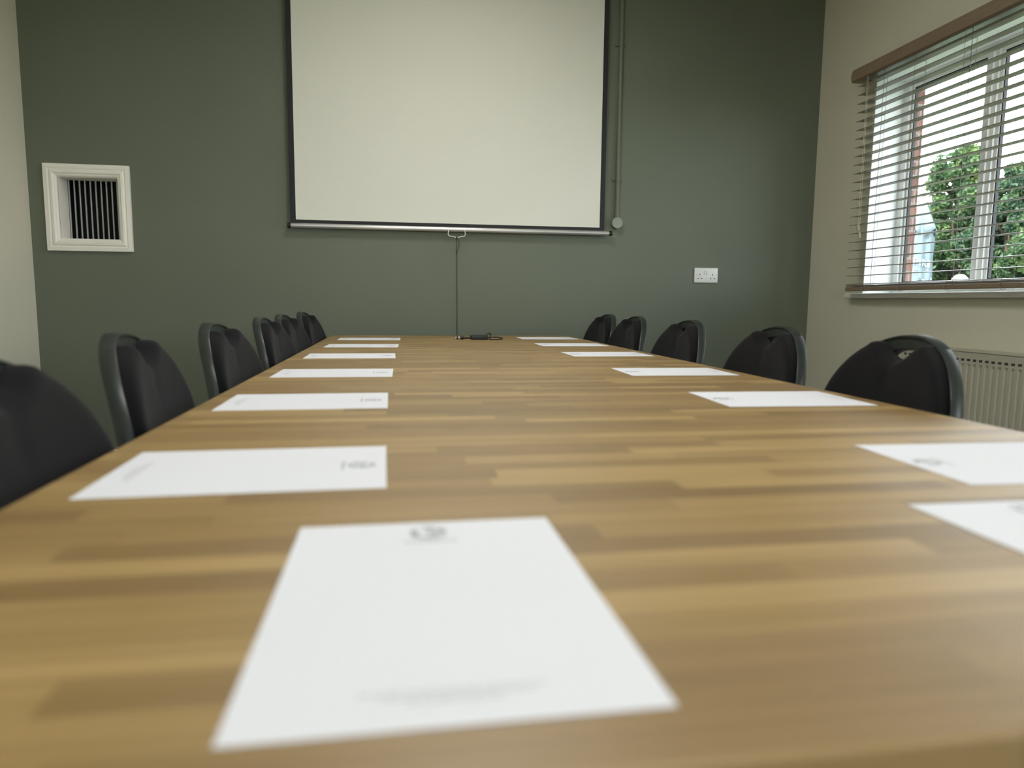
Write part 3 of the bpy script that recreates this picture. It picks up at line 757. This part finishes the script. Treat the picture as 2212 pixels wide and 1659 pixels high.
def tree(name, x, y, h, r, nl, seed, lm, label, clumps=None, zb=.2):
    rnd = random.Random(seed)
    t = thing(name, label, 'tree', (x, y, -.15), 0, 'leafy trees outside the window')
    bm = bmesh.new(); tube(bm, smooth_path([(0,0,0), (.05,.03,h*.35), (-.03,.06,h*.7), (0,0,h*.92)], 4), [.09-.075*i/12 for i in range(13)], 8)
    for k_ in range(9):
        a = rnd.uniform(0, 2*PI); z0 = h*rnd.uniform(.2, .8); L = r*rnd.uniform(.5, .9)
        tube(bm, [(0, 0, z0), (L*.6*math.cos(a), L*.6*math.sin(a), z0+.25), (L*math.cos(a), L*math.sin(a), z0+.5)], [.03, .018, .006], 5)
    new_obj('trunk', bm, M['bark'], t)
    bl_ = []
    for k_ in range(100):
        z = zb+(h-zb)*(k_+.5)/100; f = (z-zb)/(h-zb); rr_ = r*math.sqrt(max(.02, 1-max(0, (f-.35)/.65)**2.2))
        a = rnd.uniform(0, 2*PI); q = rr_*rnd.uniform(.35, .95)
        bl_.append((q*math.cos(a), q*math.sin(a), z, rnd.uniform(.18, .38)*(1-.4*f)*r/.9))
    verts = []; faces = []
    for i in range(nl):
        cx, cy, cz, cr = bl_[rnd.randrange(100)]
        v = Vector((rnd.gauss(0, 1), rnd.gauss(0, 1), rnd.gauss(0, 1))).normalized()*cr*rnd.uniform(.55, 1.08)
        p = Vector((cx, cy, cz))+v
        d = Vector((rnd.gauss(0, 1), rnd.gauss(0, 1), rnd.gauss(0, .8)-.3)).normalized(); s = d.cross(Vector((rnd.gauss(0, 1), rnd.gauss(0, 1), rnd.gauss(0, 1)))).normalized()
        L = rnd.uniform(.026, .048); w = L*.45; nn = d.cross(s)*L*.12
        b0 = len(verts)
        verts += [p-d*L, p+s*w+nn, p+d*L, p-s*w+nn]
        faces += [(b0, b0+1, b0+2), (b0, b0+2, b0+3)]
    me = bpy.data.meshes.new('crown'); me.from_pydata(verts, [], faces); me.materials.append(lm)
    o = bpy.data.objects.new('crown', me); C.objects.link(o); o.parent = t
tr = [(9.4, 12.3, 2.75, .75, 30000, 1, 'leafa', 'shorter loose green tree behind the closed parasol'),
      (9.2, 10.62, 3.55, .82, 62000, 2, 'leafa', 'tallest dense green tree seen through the left window pane'),
      (9.4, 9.75, 3.20, .70, 42000, 3, 'leafb', 'leafy green tree just right of the window mullion'),
      (9.3, 8.75, 2.85, .75, 36000, 4, 'leafa', 'green tree at the right picture edge outside the window'),
      (10.2, 10.3, 2.6, .9, 30000, 5, 'leafb', 'deep green tree filling the gap behind the mullion'),
      (9.6, 7.6, 3.3, .9, 26000, 6, 'leafb', 'deep green tree beyond the right picture edge')]
for x, y, h, r, n_, s, m_, lab in tr: tree('leafy_tree', x, y, h, r, n_, s, M[m_], lab)
# clipped hedge behind the trees: too many leaves to count
rnd = random.Random(11); verts = []; faces = []
hv = []
for i in range(56000):
    s = rnd.uniform(-5.5, 5.5); q = rnd.random()
    z = rnd.uniform(.0, 2.75+.15*math.sin(s*2.3)); dpt = (rnd.random()**2)*.35
    p = Vector((10.6+dpt+.12*math.sin(5*s+3*z), 10.8-s, z))
    d = Vector((rnd.gauss(0, 1), rnd.gauss(0, 1), rnd.gauss(0, 1))).normalized(); sv = d.cross(Vector((rnd.gauss(0, 1), rnd.gauss(0, 1), rnd.gauss(0, 1)))).normalized()
    L = rnd.uniform(.05, .085); w = L*.45; b0 = len(verts)
    verts += [p-d*L, p+sv*w, p+d*L, p-sv*w]; faces += [(b0, b0+1, b0+2), (b0, b0+2, b0+3)]
me = bpy.data.meshes.new('garden_hedge'); me.from_pydata(verts, [], faces); me.materials.append(M['leafb'])
hg = bpy.data.objects.new('garden_hedge', me); C.objects.link(hg); hg['label'] = 'dense dark green hedge behind the trees outside'; hg['category'] = 'hedge'
bm = bmesh.new(); box(bm, 10.95, 11.4, 5.2, 16.4, -.15, 2.55); new_obj('hedge_core', bm, M['leafb'], hg)
gl = thing('garden_lantern', 'pale domed lantern low outside the left window pane', 'lantern', (5.2, 5.93, -.15))
new_obj('post', T([(0,0,0), (0,0,1.26)], .03, 12), M['headrail'], gl, smooth=True)
bm = bmesh.new(); lathe(bm, [(.045, 1.25), (.070, 1.27), (.076, 1.30), (.066, 1.345), (.038, 1.375), (.008, 1.383)], 28); new_obj('dome', bm, M['dome'], gl, smooth=True)

# ------------------------------------------------------------------ light
w = bpy.data.worlds.new('World'); scene.world = w; w.use_nodes = True
nt = w.node_tree; bg = nt.nodes['Background']
tc = N(nt, 'ShaderNodeTexCoord'); sp = N(nt, 'ShaderNodeSeparateXYZ'); nt.links.new(tc.outputs['Generated'], sp.inputs[0])
no = N(nt, 'ShaderNodeTexNoise'); no.inputs['Scale'].default_value = 3; nt.links.new(tc.outputs['Generated'], no.inputs['Vector'])
f = mth(nt, 'ADD', mth(nt, 'MULTIPLY', sp.outputs[2], .9), mth(nt, 'MULTIPLY', no.outputs['Fac'], .25))
nt.links.new(ramp(nt, f, [(.05, (1, 1, 1)), (.9, (.72, .85, 1.0))]), bg.inputs[0]); bg.inputs[1].default_value = 4.3
sun = bpy.data.lights.new('sun', 'SUN'); sun.energy = 5.0; sun.angle = .01; sun.color = (1, .95, .82)
so = bpy.data.objects.new('sun', sun); C.objects.link(so)
so.rotation_euler = Vector((.72, .15, -.68)).to_track_quat('-Z', 'Y').to_euler()
for (a, b) in ((WY0, WY1), (VY0, VY1)):
    l = bpy.data.lights.new('window_portal', 'AREA'); l.shape = 'RECTANGLE'; l.size = WZ1-WZ0; l.size_y = b-a; l.cycles.is_portal = True
    o = bpy.data.objects.new('window_portal', l); C.objects.link(o); o.location = (XR+.25, (a+b)/2, (WZ0+WZ1)/2)
    o.rotation_euler = (0, math.radians(90), 0)
l = bpy.data.lights.new('window_portal', 'AREA'); l.shape = 'RECTANGLE'; l.size = BX1-BX0; l.size_y = BZ1-BZ0; l.cycles.is_portal = True
o = bpy.data.objects.new('window_portal', l); C.objects.link(o); o.location = ((BX0+BX1)/2, YB-.21, (BZ0+BZ1)/2); o.rotation_euler = (math.radians(90), 0, 0)

# ------------------------------------------------------------------ camera
f_px, yaw, pitch, roll, h = 1522.39, .1597756, .1167045, .00968594, .191053
cy, sy, cp, spp = math.cos(yaw), math.sin(yaw), math.cos(pitch), math.sin(pitch)
fw = Vector((sy*cp, cy*cp, -spp)); rt = Vector((cy, -sy, 0)); up = rt.cross(fw)
r = math.cos(roll)*rt+math.sin(roll)*up; u = -math.sin(roll)*rt+math.cos(roll)*up
cam = bpy.data.cameras.new('camera'); co = bpy.data.objects.new('camera', cam); C.objects.link(co)
mw = Matrix((( r.x, u.x, -fw.x, 0), (r.y, u.y, -fw.y, 0), (r.z, u.z, -fw.z, .75+h), (0, 0, 0, 1)))
co.matrix_world = mw
cam.sensor_fit = 'HORIZONTAL'; cam.sensor_width = 36; cam.lens = f_px*36/2212; cam.clip_start = .02; cam.clip_end = 200
cam.dof.use_dof = True; cam.dof.focus_distance = 3.3; cam.dof.aperture_fstop = 3.1
scene.camera = co
vs = scene.view_settings; scene.display_settings.display_device = 'sRGB'
vs.view_transform = 'Standard'; vs.look = 'None'; vs.exposure = 1.02; vs.gamma = 1; vs.use_curve_mapping = False
scene.cycles.use_denoising = True
scene.cycles.max_bounces = 10; scene.cycles.diffuse_bounces = 6
